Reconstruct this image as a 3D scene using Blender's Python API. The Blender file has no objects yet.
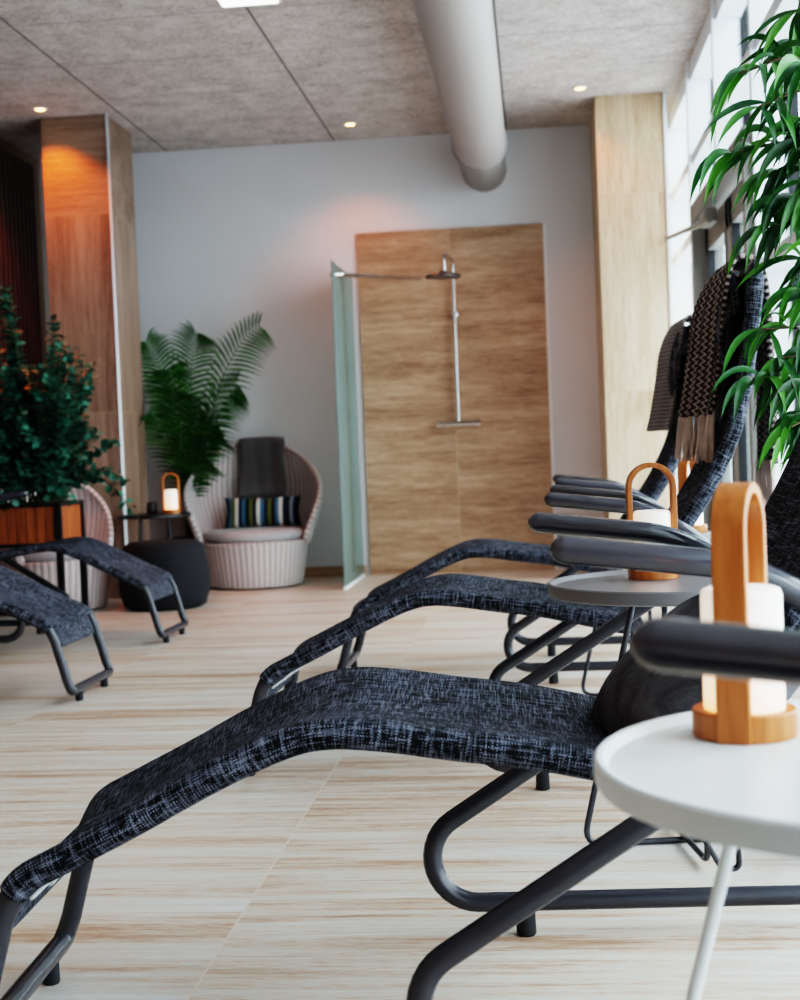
import bpy, bmesh, math, random
from mathutils import Vector, Matrix
PI = math.pi
S = bpy.context.scene
COL = S.collection
R = math.radians

# ------------------------------------------------------------------ materials
def lin(c):
    return tuple(((v/12.92) if v <= 0.04045 else ((v+0.055)/1.055)**2.4) for v in [x/255.0 for x in c])

class NT:
    def __init__(self, name):
        self.m = bpy.data.materials.new(name); self.m.use_nodes = True
        self.t = self.m.node_tree; self.n = self.t.nodes
        self.b = self.n['Principled BSDF']; self.out = self.n['Material Output']
    def new(self, typ, **kw):
        nd = self.n.new(typ)
        for k, v in kw.items():
            if k.startswith('i_'):
                nd.inputs[k[2:].replace('_', ' ')].default_value = v
            else:
                setattr(nd, k, v)
        return nd
    def link(self, a, b): self.t.links.new(a, b)
    def coord(self, kind='Object', scale=(1, 1, 1), rot=(0, 0, 0)):
        tc = self.new('ShaderNodeTexCoord'); mp = self.new('ShaderNodeMapping')
        mp.inputs['Scale'].default_value = scale; mp.inputs['Rotation'].default_value = rot
        self.link(tc.outputs[kind], mp.inputs['Vector']); return mp.outputs['Vector']
    def noise(self, vec, scale=5, detail=4, rough=0.55, dist=0.0):
        nd = self.new('ShaderNodeTexNoise'); nd.inputs['Scale'].default_value = scale
        nd.inputs['Detail'].default_value = detail; nd.inputs['Roughness'].default_value = rough
        nd.inputs['Distortion'].default_value = dist
        if vec is not None: self.link(vec, nd.inputs['Vector'])
        return nd.outputs['Fac']
    def wave(self, vec, scale, dist=0.0, direction='X', detail=1.0, dscale=1.0):
        nd = self.new('ShaderNodeTexWave', bands_direction=direction)
        nd.inputs['Scale'].default_value = scale; nd.inputs['Distortion'].default_value = dist
        nd.inputs['Detail'].default_value = detail; nd.inputs['Detail Scale'].default_value = dscale
        self.link(vec, nd.inputs['Vector']); return nd.outputs['Fac']
    def ramp(self, fac, stops, interp='LINEAR'):
        nd = self.new('ShaderNodeValToRGB'); cr = nd.color_ramp; cr.interpolation = interp
        while len(cr.elements) < len(stops): cr.elements.new(0.5)
        for e, (p, c) in zip(cr.elements, stops):
            e.position = p; e.color = tuple(c)+((1,) if len(c) == 3 else ())
        self.link(fac, nd.inputs['Fac']); return nd.outputs['Color']
    def mix(self, fac, a, b, mode='MIX'):
        nd = self.new('ShaderNodeMix', data_type='RGBA', blend_type=mode)
        for sock, v in ((nd.inputs[0], fac), (nd.inputs[6], a), (nd.inputs[7], b)):
            if hasattr(v, 'links'): self.link(v, sock)
            elif isinstance(v, (int, float)): sock.default_value = v
            else: sock.default_value = tuple(v)+((1,) if len(v) == 3 else ())
        return nd.outputs[2]
    def math(self, op, a, b=0.0, c=0.0):
        nd = self.new('ShaderNodeMath', operation=op)
        for sock, v in zip(nd.inputs, (a, b, c)):
            if hasattr(v, 'links'): self.link(v, sock)
            else: sock.default_value = v
        return nd.outputs[0]
    def bump(self, h, strength=0.3, dist=0.01):
        nd = self.new('ShaderNodeBump'); nd.inputs['Strength'].default_value = strength
        nd.inputs['Distance'].default_value = dist; self.link(h, nd.inputs['Height'])
        self.link(nd.outputs['Normal'], self.b.inputs['Normal'])
    def base(self, c):
        if hasattr(c, 'links'): self.link(c, self.b.inputs['Base Color'])
        else: self.b.inputs['Base Color'].default_value = tuple(c)+(1,)
    def set(self, **kw):
        for k, v in kw.items(): self.b.inputs[k.replace('_', ' ')].default_value = v
        return self

def plain(name, c, rough=0.5, metal=0.0, spec=0.5, var=0.06, vs=18, coat=0.0, sheen=0.0):
    t = NT(name); v = t.coord(); f = t.noise(v, vs, 3)
    lo = tuple(x*(1-var) for x in c); hi = tuple(min(1, x*(1+var)) for x in c)
    t.base(t.ramp(f, [(0.3, lo), (0.7, hi)]))
    t.set(Roughness=rough, Metallic=metal)
    t.b.inputs['Specular IOR Level'].default_value = spec
    t.b.inputs['Coat Weight'].default_value = coat
    t.b.inputs['Sheen Weight'].default_value = sheen
    return t.m

M = {}
M['tube'] = plain('dark_grey_painted_steel', lin((64, 64, 70)), 0.24, 0.2)
M['arm'] = plain('grey_armrest_plastic', lin((66, 66, 74)), 0.16, 0.0, coat=0.8)
M['rubber'] = plain('black_rubber', lin((38, 40, 44)), 0.7)
M['lace'] = plain('white_lace', lin((215, 215, 215)), 0.7)
M['cream'] = plain('cream_lacquer', lin((222, 229, 231)), 0.38, var=0.015)
M['taupe'] = plain('taupe_lacquer', lin((112, 110, 112)), 0.45, var=0.02)
M['black'] = plain('black_lacquer', lin((28, 28, 32)), 0.4)
M['chrome'] = plain('chrome', (0.62, 0.62, 0.63), 0.12, 1.0, var=0.02)
M['steel'] = plain('dark_brushed_steel', (0.16, 0.16, 0.17), 0.35, 0.9)
M['white'] = plain('white_frame_paint', lin((233, 238, 242)), 0.45, var=0.01)
M['gasket'] = plain('dark_window_gasket', lin((12, 16, 22)), 0.4)
M['doorgrey'] = plain('grey_door_paint', lin((150, 148, 144)), 0.45, var=0.02)
M['duct'] = plain('white_grey_duct', lin((160, 152, 149)), 0.42, 0.0, var=0.02, vs=3)
M['collar'] = plain('grey_duct_collar', lin((150, 146, 143)), 0.5, 0.0, var=0.04)
M['cushion_grey'] = plain('light_grey_cushion', lin((176, 172, 174)), 0.9, sheen=0.2)
def m_fleece():
    t = NT('dark_grey_fleece'); a = t.noise(t.coord(), 14, 4, 0.6, 0.6); b = t.noise(t.coord(), 220, 3)
    t.base(t.ramp(a, [(0.3, lin((74, 74, 78))), (0.7, lin((116, 115, 120)))]))
    t.bump(t.math('ADD', t.math('MULTIPLY', a, 1.0), t.math('MULTIPLY', b, 0.15)), 0.7, 0.02)
    t.set(Roughness=1.0); t.b.inputs['Specular IOR Level'].default_value = 0.1; return t.m
M['pillow_dark'] = m_fleece()
M['stem'] = plain('green_brown_stem', lin((70, 78, 48)), 0.7)
M['bark'] = plain('brown_bark', lin((92, 74, 56)), 0.8, var=0.2)
M['soil'] = plain('dark_soil', lin((44, 34, 28)), 0.95, var=0.3, vs=60)
M['pot'] = plain('charcoal_pot', lin((54, 54, 56)), 0.6)
M['bezel'] = plain('white_bezel', lin((230, 228, 224)), 0.4)
M['ground'] = plain('pale_paving', lin((226, 230, 232)), 0.8, vs=2)

def m_emit(name, c, s):
    t = NT(name); t.base(c); t.b.inputs['Emission Color'].default_value = tuple(c)+(1,)
    t.b.inputs['Emission Strength'].default_value = s; return t.m
M['spot'] = m_emit('warm_lamp', (1.0, 0.50, 0.16), 16)
M['panel'] = m_emit('white_diffuser', (1.0, 0.98, 0.95), 5)
def m_trim_glow():
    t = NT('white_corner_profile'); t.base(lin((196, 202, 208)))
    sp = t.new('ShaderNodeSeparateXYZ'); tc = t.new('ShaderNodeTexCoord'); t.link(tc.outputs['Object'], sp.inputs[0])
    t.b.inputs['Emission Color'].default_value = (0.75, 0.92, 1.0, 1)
    t.link(t.ramp(t.math('DIVIDE', sp.outputs['Z'], 3.1), [(0.45, (0.4, 0.4, 0.4)), (0.82, (0.01, 0.01, 0.01))]), t.b.inputs['Emission Strength'])  # reflection on the plain trim painted as emission, fading towards the top
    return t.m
M['led'] = m_trim_glow()

def m_wall(name, c):
    t = NT(name); v = t.coord(); f = t.noise(v, 1.2, 3)
    t.base(t.ramp(f, [(0.3, tuple(x*0.97 for x in c)), (0.7, c)]))
    t.bump(t.noise(v, 160, 3), 0.08, 0.002); t.set(Roughness=0.75); return t.m
M['wall_warm'] = m_wall('warm_brown_plaster', lin((132, 108, 92)))
M['wall'] = m_wall('painted_plaster', lin((222, 221, 224)))

def m_travertine(name, axis, cols, joints=None, rough=0.35, streak=1.0, seed=0.0, jcol=(0.42, 0.36, 0.30), st=0.75):
    """veins run along `axis`; joints = (offset, size) pairs per axis"""
    t = NT(name)
    tc = t.new('ShaderNodeTexCoord'); sp = t.new('ShaderNodeSeparateXYZ'); t.link(tc.outputs['Object'], sp.inputs[0])
    stretch = {'X': (st, 14, 14), 'Z': (14, 14, st)}[axis]
    mp = t.new('ShaderNodeMapping'); mp.inputs['Scale'].default_value = stretch; mp.inputs['Location'].default_value = (seed, seed*1.7, seed*0.6)
    # every tile gets its own slice of stone
    if joints:
        cells = []
        for k, (off, size) in joints.items():
            a = t.math('FLOOR', t.math('DIVIDE', t.math('SUBTRACT', sp.outputs[k], off), size)); cells.append(a)
        tot = cells[0]
        for i, c in enumerate(cells[1:]): tot = t.math('ADD', tot, t.math('MULTIPLY', c, 7.31))
        wn = t.new('ShaderNodeTexWhiteNoise', noise_dimensions='1D'); t.link(tot, wn.inputs['W'])
        va = t.new('ShaderNodeVectorMath', operation='MULTIPLY_ADD'); t.link(wn.outputs['Color'], va.inputs[0])
        va.inputs[1].default_value = (6, 6, 6); t.link(tc.outputs['Object'], va.inputs[2])
        t.link(va.outputs[0], mp.inputs['Vector'])
    else:
        t.link(tc.outputs['Object'], mp.inputs['Vector'])
    v = mp.outputs['Vector']
    a = t.noise(v, 0.55*streak, 7, 0.68, 0.5); b = t.noise(v, 3.6*streak, 6, 0.72, 0.6)
    f = t.math('ADD', t.math('MULTIPLY', a, 0.55), t.math('MULTIPLY', b, 0.45))
    g = t.noise(t.coord('Object', {'X': (26, 150, 150), 'Z': (150, 150, 26)}[axis]), 1.0, 4, 0.7, 0.4)
    f = t.math('ADD', f, t.math('MULTIPLY', t.math('SUBTRACT', g, 0.5), 0.24))
    col = t.ramp(f, cols)
    h = b
    if joints:
        for k, (off, size) in joints.items():
            d = t.math('PINGPONG', t.math('SUBTRACT', sp.outputs[k], off), size/2)
            mk = t.math('LESS_THAN', d, 0.0022)
            col = t.mix(mk, col, jcol)
    t.base(col); t.bump(h, 0.06, 0.004); t.set(Roughness=rough)
    return t.m
FL = [(0.345, lin((164, 120, 92))), (0.425, lin((194, 162, 138))), (0.48, lin((212, 196, 180))), (0.55, lin((217, 210, 201))), (0.65, lin((228, 227, 224)))]
M['floor'] = m_travertine('travertine_floor', 'X', FL, {'X': (-0.593, 1.2), 'Y': (0.2, 2.4)}, 0.33, 1.0, 0.0, lin((222, 206, 190)))
SH = [(0.36, lin((132, 100, 78))), (0.45, lin((160, 128, 103))), (0.53, lin((178, 148, 122))), (0.64, lin((196, 170, 146)))]
M['shower'] = m_travertine('travertine_shower', 'X', SH, {'X': (-0.56, 0.66), 'Z': (1.225, 1.22)}, 0.4, 0.75, 3.0, lin((196, 170, 144)), 1.7)
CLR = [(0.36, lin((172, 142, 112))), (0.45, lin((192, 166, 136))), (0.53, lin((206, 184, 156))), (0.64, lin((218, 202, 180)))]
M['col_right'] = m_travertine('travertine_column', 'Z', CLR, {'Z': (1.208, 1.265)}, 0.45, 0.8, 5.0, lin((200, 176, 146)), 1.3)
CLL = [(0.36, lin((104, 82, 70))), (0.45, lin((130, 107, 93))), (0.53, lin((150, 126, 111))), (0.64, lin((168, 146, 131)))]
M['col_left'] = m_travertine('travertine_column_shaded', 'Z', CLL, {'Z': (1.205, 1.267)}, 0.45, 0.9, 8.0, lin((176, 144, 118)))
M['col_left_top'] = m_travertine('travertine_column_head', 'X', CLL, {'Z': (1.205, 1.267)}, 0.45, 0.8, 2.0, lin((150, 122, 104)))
M['skirting'] = m_travertine('travertine_skirting', 'X', SH, None, 0.4, 1.0, 6.0)

def m_ceiling():
    t = NT('wood_wool_panel')
    tc = t.new('ShaderNodeTexCoord'); sp = t.new('ShaderNodeSeparateXYZ'); t.link(tc.outputs['Object'], sp.inputs[0])
    v = t.coord('Object', (1, 1, 1))
    a = t.noise(v, 42, 6, 0.75, 1.2); b = t.noise(v, 6, 5, 0.6)
    f = t.math('ADD', t.math('MULTIPLY', a, 0.7), t.math('MULTIPLY', b, 0.3))
    col = t.ramp(f, [(0.32, lin((126, 114, 108))), (0.5, lin((200, 189, 184))), (0.66, lin((234, 226, 222)))])
    dx = t.math('PINGPONG', t.math('SUBTRACT', sp.outputs['X'], -1.3475), 0.6077)
    dy = t.math('PINGPONG', t.math('SUBTRACT', sp.outputs['Y'], 8.36), 0.37)
    col = t.mix(t.math('LESS_THAN', dx, 0.006), col, lin((96, 88, 84)))
    col = t.mix(t.math('LESS_THAN', dy, 0.0045), col, lin((150, 142, 138)))
    t.base(col); t.bump(a, 0.5, 0.008); t.set(Roughness=0.95); return t.m
M['ceiling'] = m_ceiling()

def m_sling():
    t = NT('charcoal_woven_sling')
    tc = t.new('ShaderNodeTexCoord'); sp = t.new('ShaderNodeSeparateXYZ'); t.link(tc.outputs['UV'], sp.inputs[0])
    p = 0.0022
    u, v = t.math('DIVIDE', sp.outputs['X'], p), t.math('DIVIDE', sp.outputs['Y'], p)
    i, j = t.math('FLOOR', u), t.math('FLOOR', v)
    par = t.math('MODULO', t.math('ABSOLUTE', t.math('ADD', i, j)), 2.0)
    def yarn(k, along, seed):
        cb = t.new('ShaderNodeCombineXYZ'); t.link(t.math('MULTIPLY', k, 0.83), cb.inputs[0])
        t.link(t.math('MULTIPLY', along, 0.05), cb.inputs[1]); cb.inputs[2].default_value = seed
        return t.noise(cb.outputs[0], 1.0, 2.0, 0.55)
    warp = t.ramp(yarn(j, u, 0.3), [(0.49, (0, 0, 0)), (0.63, (1, 1, 1))])
    weft = t.ramp(yarn(i, v, 7.7), [(0.49, (0, 0, 0)), (0.63, (1, 1, 1))])
    tick = t.mix(par, warp, weft)
    big = t.noise(t.coord('UV', (9, 14, 1)), 1.0, 3)
    val = t.math('MULTIPLY', tick, t.math('ADD', 0.2, t.math('MULTIPLY', big, 1.0)))
    t.base(t.mix(val, lin((15, 16, 20)), lin((142, 148, 166))))
    hw_ = t.math('ADD', t.math('MULTIPLY', t.math('PINGPONG', u, 0.5), par), t.math('MULTIPLY', t.math('PINGPONG', v, 0.5), t.math('SUBTRACT', 1.0, par)))
    t.bump(hw_, 0.35, 0.0015)
    t.set(Roughness=0.75); t.b.inputs['Specular IOR Level'].default_value = 0.2
    return t.m
M['sling'] = m_sling()

def m_wicker():
    t = NT('grey_wicker')
    uv = t.coord('UV', (1, 1, 1))
    ribs = t.wave(uv, 8, 0.0, 'X'); strands = t.wave(uv, 26, 0.3, 'Y', 1, 3)
    f = t.math('ADD', t.math('MULTIPLY', ribs, 0.55), t.math('MULTIPLY', strands, 0.45))
    n = t.noise(uv, 30, 3)
    col = t.ramp(f, [(0.08, lin((130, 116, 116))), (0.36, lin((206, 193, 192))), (0.9, lin((232, 223, 222)))])
    col = t.mix(0.15, col, t.ramp(n, [(0.3, lin((150, 138, 138))), (0.7, lin((214, 205, 204)))]))
    t.base(col); t.bump(f, 0.6, 0.008); t.set(Roughness=0.65); return t.m
M['wicker'] = m_wicker()

def m_wood(name, c1, c2, sc=(60, 60, 5)):
    t = NT(name); v = t.coord('Object', sc); f = t.noise(v, 1.0, 5, 0.6, 0.5)
    t.base(t.ramp(f, [(0.3, c1), (0.7, c2)])); t.bump(f, 0.05, 0.002); t.set(Roughness=0.42); return t.m
M['bamboo'] = m_wood('bamboo_wood', lin((158, 86, 38)), lin((196, 124, 68)))
M['cedar'] = m_wood('cedar_slats', lin((128, 66, 34)), lin((184, 104, 58)), (20, 20, 3))
M['slat'] = m_wood('dark_walnut_slats', lin((50, 34, 29)), lin((86, 60, 50)), (25, 25, 2))

def m_lamp():
    t = NT('opal_lamp_glass')
    tc = t.new('ShaderNodeTexCoord'); sp = t.new('ShaderNodeSeparateXYZ'); t.link(tc.outputs['Object'], sp.inputs[0])
    f = t.math('DIVIDE', t.math('SUBTRACT', sp.outputs['Z'], 0.025), 0.14)
    t.base((0.93, 0.92, 0.90))
    t.link(t.ramp(f, [(0.0, (1.0, 0.42, 0.14)), (0.5, (1.0, 0.70, 0.46)), (1.0, (1.0, 0.85, 0.74))]), t.b.inputs['Emission Color'])
    t.link(t.ramp(f, [(0.0, (1.8, 1.8, 1.8)), (0.5, (1.1, 1.1, 1.1)), (1.0, (0.55, 0.55, 0.55))]), t.b.inputs['Emission Strength'])
    t.set(Roughness=0.35); return t.m
M['opal'] = m_lamp()

def m_leaf(name, c1, c2, c3, rough=0.4):
    t = NT(name); g = t.new('ShaderNodeNewGeometry')
    col = t.ramp(g.outputs['Random Per Island'], [(0.0, c1), (0.5, c2), (1.0, c3)])
    n = t.noise(t.coord(), 20, 2)
    t.base(t.mix(0.25, col, t.ramp(n, [(0.3, c1), (0.7, c3)])))
    tr = t.new('ShaderNodeBsdfTranslucent'); t.link(col, tr.inputs['Color'])
    mx = t.new('ShaderNodeMixShader'); mx.inputs[0].default_value = 0.15
    t.link(t.b.outputs[0], mx.inputs[1]); t.link(tr.outputs[0], mx.inputs[2]); t.link(mx.outputs[0], t.out.inputs['Surface'])
    t.set(Roughness=rough); return t.m
M['euca'] = m_leaf('eucalyptus_leaf', lin((12, 50, 46)), lin((30, 92, 80)), lin((84, 150, 128)), 0.45)
M['palm'] = m_leaf('palm_leaf', lin((14, 58, 30)), lin((36, 104, 44)), lin((92, 150, 60)), 0.45)
M['fig'] = m_leaf('fig_leaf', lin((8, 44, 32)), lin((18, 82, 40)), lin((88, 150, 46)), 0.3)

def m_glass(name, tint=(1, 1, 1), gloss=0.06):
    t = NT(name); t.n.remove(t.b)
    tr = t.new('ShaderNodeBsdfTransparent'); tr.inputs[0].default_value = tint+(1,)
    gl = t.new('ShaderNodeBsdfGlossy'); gl.inputs['Roughness'].default_value = 0.02
    fr = t.new('ShaderNodeLayerWeight'); fr.inputs['Blend'].default_value = 0.12
    mx = t.new('ShaderNodeMixShader'); t.link(t.math('MULTIPLY', fr.outputs['Fresnel'], 0.5), mx.inputs[0])
    t.link(tr.outputs[0], mx.inputs[1]); t.link(gl.outputs[0], mx.inputs[2]); t.link(mx.outputs[0], t.out.inputs['Surface'])
    return t.m
M['glass'] = m_glass('clear_glass', (0.96, 0.99, 0.99))

def m_frost():
    t = NT('frosted_green_glass'); t.base(lin((200, 222, 224)))
    t.set(Roughness=0.45)
    tr = t.new('ShaderNodeBsdfTransparent'); tr.inputs[0].default_value = lin((236, 244, 243))+(1,)
    tl = t.new('ShaderNodeBsdfTranslucent'); tl.inputs[0].default_value = lin((202, 221, 222))+(1,)
    m1 = t.new('ShaderNodeMixShader'); m1.inputs[0].default_value = 0.5
    t.link(t.b.outputs[0], m1.inputs[1]); t.link(tl.outputs[0], m1.inputs[2])
    m2 = t.new('ShaderNodeMixShader'); m2.inputs[0].default_value = 0.60
    t.link(m1.outputs[0], m2.inputs[1]); t.link(tr.outputs[0], m2.inputs[2])
    gl = t.new('ShaderNodeBsdfGlossy'); gl.inputs['Roughness'].default_value = 0.10; gl.inputs['Color'].default_value = lin((214, 236, 228))+(1,)
    fr = t.new('ShaderNodeFresnel'); fr.inputs['IOR'].default_value = 1.45
    m3 = t.new('ShaderNodeMixShader'); t.link(t.math('MULTIPLY', fr.outputs[0], 0.75), m3.inputs[0])
    t.link(m2.outputs[0], m3.inputs[1]); t.link(gl.outputs[0], m3.inputs[2]); t.link(m3.outputs[0], t.out.inputs['Surface'])
    return t.m
M['frost'] = m_frost()

def m_stripes():
    t = NT('striped_cushion_cloth')
    uv = t.coord('UV', (1, 1, 1)); sp = t.new('ShaderNodeSeparateXYZ'); t.link(uv, sp.inputs[0])
    seq = ['n', 'b', 'o', 'w', 'n', 'b', 'k', 'o', 'n', 'w', 'b', 'n', 'o', 'k', 'b', 'w', 'n', 'k', 'g', 'n', 'k']
    pal = {'n': (24, 34, 54), 'b': (70, 110, 138), 'o': (104, 104, 48), 'w': (220, 216, 208), 'k': (22, 24, 28), 'g': (130, 136, 150)}
    stops = [(i/len(seq), lin(pal[s])) for i, s in enumerate(seq)]
    t.base(t.ramp(sp.outputs['X'], stops, 'CONSTANT')); t.set(Roughness=0.9)
    t.bump(t.noise(uv, 120, 2), 0.2, 0.002); return t.m
M['stripes'] = m_stripes()

def m_knit(name, c1, c2, su, sv, zig):
    t = NT(name); uv = t.coord('UV', (1, 1, 1))
    a = t.wave(uv, su, zig, 'X', 0.0, 1.0); b = t.wave(uv, sv, zig*0.6, 'Y', 0.0, 1.0)
    f = t.math('ADD', t.math('MULTIPLY', a, 0.5), t.math('MULTIPLY', b, 0.5))
    t.base(t.ramp(f, [(0.2, c1), (0.62, c2)])); t.bump(f, 0.8, 0.01); t.set(Roughness=0.95)
    t.b.inputs['Sheen Weight'].default_value = 0.3
    return t.m
def m_chunky():
    t = NT('brown_grey_knit'); uv = t.coord('UV', (1, 1, 1)); sp = t.new('ShaderNodeSeparateXYZ'); t.link(uv, sp.inputs[0])
    z = t.math('MULTIPLY', t.math('SINE', t.math('MULTIPLY', sp.outputs['Y'], 330)), 0.55)
    a = t.math('SINE', t.math('ADD', t.math('MULTIPLY', sp.outputs['X'], 330), t.math('MULTIPLY', z, 3.0)))
    f = t.math('ADD', t.math('MULTIPLY', a, 0.5), 0.5)
    t.base(t.ramp(f, [(0.12, lin((58, 50, 49))), (0.65, lin((116, 102, 98))), (0.97, lin((176, 162, 156)))]))
    t.bump(f, 0.8, 0.008); t.set(Roughness=0.95); return t.m
M['knit'] = m_chunky()
M['waffle'] = m_knit('grey_waffle_cloth', lin((62, 56, 57)), lin((146, 134, 132)), 20, 20, 0.0)
M['fringe'] = plain('pale_fringe', lin((206, 188, 178)), 0.95, var=0.2)
M['throw'] = m_knit('grey_wool_throw', lin((86, 83, 86)), lin((118, 114, 117)), 40, 40, 1.0)
def m_pouf():
    t = NT('black_felt_rope'); uv = t.coord('UV', (1, 1, 1))
    w = t.wave(uv, 16, 0.4, 'Y'); n = t.noise(uv, 60, 3)
    t.base(t.ramp(t.math('ADD', t.math('MULTIPLY', w, 0.5), t.math('MULTIPLY', n, 0.5)), [(0.3, lin((20, 21, 24))), (0.75, lin((48, 49, 54)))]))
    t.bump(w, 0.4, 0.006); t.set(Roughness=0.95); return t.m
M['pouf'] = m_pouf()

# ------------------------------------------------------------------ mesh builder
class MB:
    def __init__(self): self.V = []; self.F = []; self.U = []
    def add(self, vs, fs, us=None):
        o = len(self.V); self.V += [tuple(v) for v in vs]; self.F += [tuple(i+o for i in f) for f in fs]
        self.U += list(us) if us else [(v[0], v[1]) for v in vs]
        return self
    def grid(self, rows, us=None, wrap=False):
        n, m = len(rows), len(rows[0]); vs = [p for r in rows for p in r]; fs = []
        for i in range(n-1):
            for j in range(m if wrap else m-1):
                k = (j+1) % m
                fs.append((i*m+j, i*m+k, (i+1)*m+k, (i+1)*m+j))
        self.add(vs, fs, [u for r in us for u in r] if us else None); return self
    def tube(self, pts, r, seg=12, cap='flat', closed=False):
        pts = [Vector(p) for p in pts]; n = len(pts)
        rad = list(r) if isinstance(r, (list, tuple)) else [r]*n
        if cap == 'round' and not closed:
            for end in (0, 1):
                P = pts if end == 0 else pts[::-1]; Q = rad if end == 0 else rad[::-1]
                d = (P[0]-P[1]).normalized(); r0 = Q[0]; base = P[0].copy()
                ex = [(base+d*r0*math.sin(a), r0*max(math.cos(a), 0.03)) for a in (PI/2, 1.25, 0.9, 0.5)]
                P = [e[0] for e in ex]+P; Q = [e[1] for e in ex]+Q
                pts = P if end == 0 else P[::-1]; rad = Q if end == 0 else Q[::-1]
            n = len(pts)
        T = []
        for i in range(n):
            a = pts[(i-1) % n] if (closed or i > 0) else pts[i]; b = pts[(i+1) % n] if (closed or i < n-1) else pts[i]
            T.append((b-a).normalized())
        up = Vector((0, 0, 1)) if abs(T[0].z) < 0.9 else Vector((0, 1, 0))
        N = (up-T[0]*up.dot(T[0])).normalized(); rows = []; us = []; L = 0
        for i in range(n):
            if i:
                N = (N-T[i]*N.dot(T[i]));
                N = N.normalized() if N.length > 1e-6 else T[i].orthogonal().normalized()
                L += (pts[i]-pts[i-1]).length
            B = T[i].cross(N)
            rows.append([pts[i]+(N*math.cos(2*PI*k/seg)+B*math.sin(2*PI*k/seg))*rad[i] for k in range(seg)])
            us.append([(L, 2*PI*rad[i]*k/seg) for k in range(seg)])
        if closed: rows.append(rows[0]); us.append(us[0])
        o = len(self.V); self.grid(rows, us, wrap=True)
        if not closed:
            self.F.append(tuple(o+k for k in range(seg))[::-1]); e = o+(len(rows)-1)*seg
            self.F.append(tuple(e+k for k in range(seg)))
        return self
    def lathe(self, prof, seg=32, c=(0, 0, 0), sx=1, sy=1):
        rows = []; us = []; L = 0
        for i, (r, z) in enumerate(prof):
            if i: L += math.hypot(r-prof[i-1][0], z-prof[i-1][1])
            r = max(r, 0.0005)
            rows.append([(c[0]+r*sx*math.cos(2*PI*k/seg), c[1]+r*sy*math.sin(2*PI*k/seg), c[2]+z) for k in range(seg+1)])
            us.append([(2*PI*0.35*k/seg, L) for k in range(seg+1)])
        self.grid(rows, us); return self
    def box(self, c, s, bevel=0.0, mat=None, seg=2):
        bm = bmesh.new(); bmesh.ops.create_cube(bm, size=1.0)
        for v in bm.verts: v.co = Vector((v.co.x*s[0], v.co.y*s[1], v.co.z*s[2]))
        if bevel > 0: bmesh.ops.bevel(bm, geom=bm.edges[:], offset=bevel, segments=seg, affect='EDGES', profile=0.5)
        mtx = (mat or Matrix.Identity(3))
        bm.verts.index_update()
        self.add([Vector(c)+mtx @ v.co for v in bm.verts], [[v.index for v in f.verts] for f in bm.faces]); bm.free(); return self
    def build(self, name, mat, parent=None, loc=(0, 0, 0), rot=(0, 0, 0), smooth=True, solid=0.0, angle=45, sub=0):
        me = bpy.data.meshes.new(name); me.from_pydata([tuple(v) for v in self.V], [], self.F); me.update()
        bm = bmesh.new(); bm.from_mesh(me)
        bmesh.ops.recalc_face_normals(bm, faces=bm.faces); bm.to_mesh(me); bm.free()
        ul = me.uv_layers.new(name='UVMap')
        for lp in me.loops: ul.data[lp.index].uv = self.U[lp.vertex_index]
        if smooth:
            me.shade_smooth(); me.set_sharp_from_angle(angle=R(angle))
        me.materials.append(mat)
        o = bpy.data.objects.new(name, me); COL.objects.link(o); o.location = loc; o.rotation_euler = rot
        if parent: o.parent = parent
        if solid:
            md = o.modifiers.new('thickness', 'SOLIDIFY'); md.thickness = abs(solid); md.offset = 1 if solid > 0 else -1
        if sub:
            md = o.modifiers.new('smooth', 'SUBSURF'); md.levels = sub; md.render_levels = sub
        return o

def thing(name, label, cat, loc=(0, 0, 0), rz=0.0, group=None):
    o = bpy.data.objects.new(name, None); COL.objects.link(o); o.location = loc; o.rotation_euler = (0, 0, rz)
    o.empty_display_size = 0.1
    return tag(o, label, cat, group)
def tag(o, label, cat, group=None):
    o['label'] = label; o['category'] = cat
    if group: o['group'] = group
    return o
def struct(o): o['kind'] = 'structure'; return o
def dup(root, loc, rz, label, group=None):
    def cp(o, parent):
        c = o.copy(); COL.objects.link(c)
        if parent: c.parent = parent
        for ch in list(o.children): cp(ch, c)
        return c
    r = cp(root, None); r.location = loc; r.rotation_euler = (0, 0, rz); r['label'] = label
    if group: r['group'] = group
    return r
def child(root, name): return [c for c in root.children if c.name.split('.')[0] == name]

def catmull(P, n=8):
    P = [Vector(p) for p in P]; out = []
    for i in range(len(P)-1):
        p0 = P[i-1] if i else P[0]*2-P[1]; p1 = P[i]; p2 = P[i+1]; p3 = P[i+2] if i+2 < len(P) else P[-1]*2-P[-2]
        for k in range(n):
            t = k/n
            out.append(0.5*((2*p1)+(p2-p0)*t+(2*p0-5*p1+4*p2-p3)*t*t+(3*p1-p0-3*p2+p3)*t**3))
    out.append(P[-1].copy()); return out
def fillet(P, rad, n=6):
    P = [Vector(p) for p in P]; out = [P[0]]
    for i in range(1, len(P)-1):
        r = rad[i-1] if isinstance(rad, (list, tuple)) else rad
        a = (P[i-1]-P[i]).normalized(); b = (P[i+1]-P[i]).normalized()
        r = min(r, (P[i-1]-P[i]).length*0.48, (P[i+1]-P[i]).length*0.48)
        p, q = P[i]+a*r, P[i]+b*r
        for k in range(n+1):
            t = k/n; out.append(p*(1-t)**2+P[i]*2*t*(1-t)+q*t*t)
    out.append(P[-1]); return out

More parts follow.
